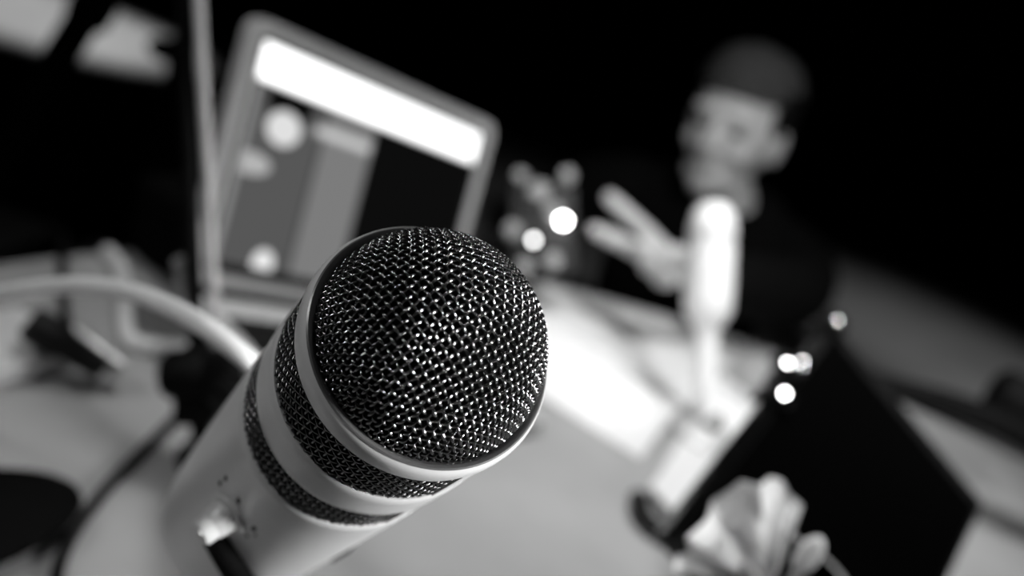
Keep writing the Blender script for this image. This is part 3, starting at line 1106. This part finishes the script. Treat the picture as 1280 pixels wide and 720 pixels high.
# right hand resting on the knee
pr_ = wrR + V((0.015, -0.07, -0.012))
ch = []
for k in range(4):
    o_ = V((-0.030 + 0.02 * k, 0, 0))
    kn_ = pr_ + V((0, -0.03, 0)) + o_
    ch.append([(pr_ + o_ * 0.5, 0.011), (kn_, 0.0105), (kn_ + V((0, -0.035, -0.012)), 0.0095), (kn_ + V((0, -0.055 - 0.006 * (1 - abs(k - 1)), -0.032)), 0.008)])
ch.append([(wrR + V((0.01, -0.03, 0)), 0.013), (pr_ + V((0.048, 0.0, -0.004)), 0.0115), (pr_ + V((0.06, -0.035, -0.014)), 0.009)])
hand([(wrR, 0.025), (pr_, (0.034, 0.017)), (pr_ + V((0, -0.03, 0)), (0.036, 0.015))], [(0, 1), (1, 2)], ch)

pb_m = remesh(body, 0.0040, 5)
po = V((pel.x, pel.y, 0))
person = top(pb_m, 'person', mSkin, po, 180)
tag(person, 'person in a grey knit cap and black clothes gesturing behind the table', 'person')


def pchild(b, name, m, ang=60):
    return local(b, po).build(name, m, person, ang)


# clothes
def grow(nodes, idxs, d):
    out_ = []
    for i in idxs:
        p, r = nodes[i]
        out_.append((V(p), tuple(q + d for q in r) if isinstance(r, tuple) else r + d))
    return out_


slL = elL + (wrist - elL) * 0.97
slR = elR + (wrR - elR) * 0.90
jn = [(V(pel) + V((0, 0, 0.03)), (0.15, 0.12)), (belly, (0.15, 0.115)), (chest, (0.165, 0.12)), (V(nb) + V((0.005, 0.03, -0.035)), (0.095, 0.078)), (hp(0, -0.035, -0.128), 0.064),
      (shL, 0.074), (elL, 0.056), (slL, 0.038), (shR, 0.074), (elR, 0.056), (slR, 0.038)]
b = MB()
b.add(*skin(jn, [(0, 1), (1, 2), (2, 3), (3, 4), (3, 5), (5, 6), (6, 7), (3, 8), (8, 9), (9, 10)]))
pchild(b, 'sweater', mBlackCloth)
tn = [(V(pel), (0.145, 0.112)), (hipL, 0.108), (knL, 0.072), (anL + (knL - anL) * 0.1, 0.05), (hipR, 0.108), (knR, 0.072), (anR + (knR - anR) * 0.1, 0.05)]
b = MB()
b.add(*skin(tn, [(0, 1), (1, 2), (2, 3), (0, 4), (4, 5), (5, 6)]))
pchild(b, 'trousers', mBlackCloth)
# cap
b = MB()
nu, nv = 48, 16
vs = []
for j in range(nv + 1):
    t = j / nv
    for i in range(nu):
        a = 2 * PI * i / nu
        ph = PI / 2 * t
        front = math.sin(a)
        zb_ = 0.054 + 0.004 * front
        r = math.cos(ph) ** 0.75 if j < nv else 0.0
        rib = 1 + 0.012 * math.sin(24 * a)
        vs.append(hp(0.081 * r * math.cos(a) * rib, 0.101 * r * math.sin(a) * rib - 0.006, zb_ + 0.076 * math.sin(ph)))
fs = []
for j in range(nv):
    for i in range(nu):
        k = (i + 1) % nu
        fs.append((j * nu + i, j * nu + k, (j + 1) * nu + k, (j + 1) * nu + i))
fs.append(tuple(range(nu))[::-1])
b.add(vs, fs)
cap = pchild(b, 'knit_cap', mCap)
# hair below the cap, at the sides and back
b = MB()
vs = []
nu, nv = 40, 12
for j in range(nv + 1):
    t = j / nv
    for i in range(nu + 1):
        a = R(-206 + 232 * i / nu)                       # leaves the face open
        z = 0.078 - 0.135 * t * (0.50 + 0.50 * max(0, 0.3 - math.sin(a)) / 1.3)
        r = 1.045 - 0.05 * t
        vs.append(hp(0.079 * r * math.cos(a), 0.101 * r * math.sin(a) - 0.006, z))
k = nu + 1
fs = [(j * k + i, j * k + i + 1, (j + 1) * k + i + 1, (j + 1) * k + i) for j in range(nv) for i in range(nu)]
n_ = len(vs)
vs2 = []
for p in vs:
    q = HT.inverted() @ p
    q = V((q.x * 0.9, q.y * 0.9, q.z))
    vs2.append(HT @ q)
b.add(vs + vs2, fs + [tuple(x + n_ for x in f[::-1]) for f in fs])
bd_ = [i for i in range(k)], [nv * k + i for i in range(k)], [j * k for j in range(nv + 1)], [j * k + nu for j in range(nv + 1)]
for L in bd_:
    for i in range(len(L) - 1):
        b.f.append((L[i], L[i + 1], L[i + 1] + n_, L[i] + n_))
pchild(b, 'hair', mHair)
for s in (1, -1):
    pchild(MB().ball(0.0115, HT @ M.Translation((0.030 * s, 0.0745, 0.001)), 16), 'eye', mEye)


# ------------------------------------------------------------------ lights
def look(o, tgt):
    o.rotation_euler = (V(tgt) - o.location).to_track_quat('-Z', 'Y').to_euler()


def area(name, loc, tgt, size, power, spread=180):
    l = bpy.data.lights.new(name, 'AREA')
    l.shape = 'DISK'
    l.size = size
    l.energy = power
    l.spread = R(spread)
    o = bpy.data.objects.new(name, l)
    C.objects.link(o)
    o.location = loc
    look(o, tgt)
    return o


def spot(name, loc, tgt, power, cone, blend, rad=0.05):
    l = bpy.data.lights.new(name, 'SPOT')
    l.energy = power
    l.spot_size = R(cone)
    l.spot_blend = blend
    l.shadow_soft_size = rad
    o = bpy.data.objects.new(name, l)
    C.objects.link(o)
    o.location = loc
    look(o, tgt)
    return o


spot('table_spot', KEY, (0.27, 0.76, TABLE), 80, 58, 1.0, 0.22)
spot('front_fill', (0.45, -0.25, 1.45), (0.27, 1.05, 0.62), 60, 34, 0.8, 0.05)  # unseen fill, added to brighten face, hand and slim microphone
area('left_fill', (-0.72, -0.05, 1.35), (-0.05, 0.35, 0.6), 0.17, 1.0, 110)  # unseen fill at the left for cable, rings and laptop rim
area('side_fill', (0.85, 0.05, 0.95), mc, 0.28, 0.95, 36)  # unseen narrow fill, added to light the foreground microphone's right side
spot('floor_spot_left', (-1.6, 3.2, 2.4), on(60, 20, 0, 0), 250, 30, 0.7, 0.05)
spot('floor_spot_right', (1.8, 2.2, 2.4), on(1230, 470, 0, 0), 78, 45, 0.9, 0.05)
w = bpy.data.worlds.new('world')
bpy.context.scene.world = w
w.use_nodes = True
w.node_tree.nodes['Background'].inputs['Color'].default_value = (0.0, 0.0, 0.0, 1)

sc = bpy.context.scene
sc.view_settings.view_transform = 'Standard'
sc.view_settings.look = 'None'
sc.view_settings.exposure = 0.0
sc.view_settings.gamma = 1.0
sc.view_settings.use_curve_mapping = False
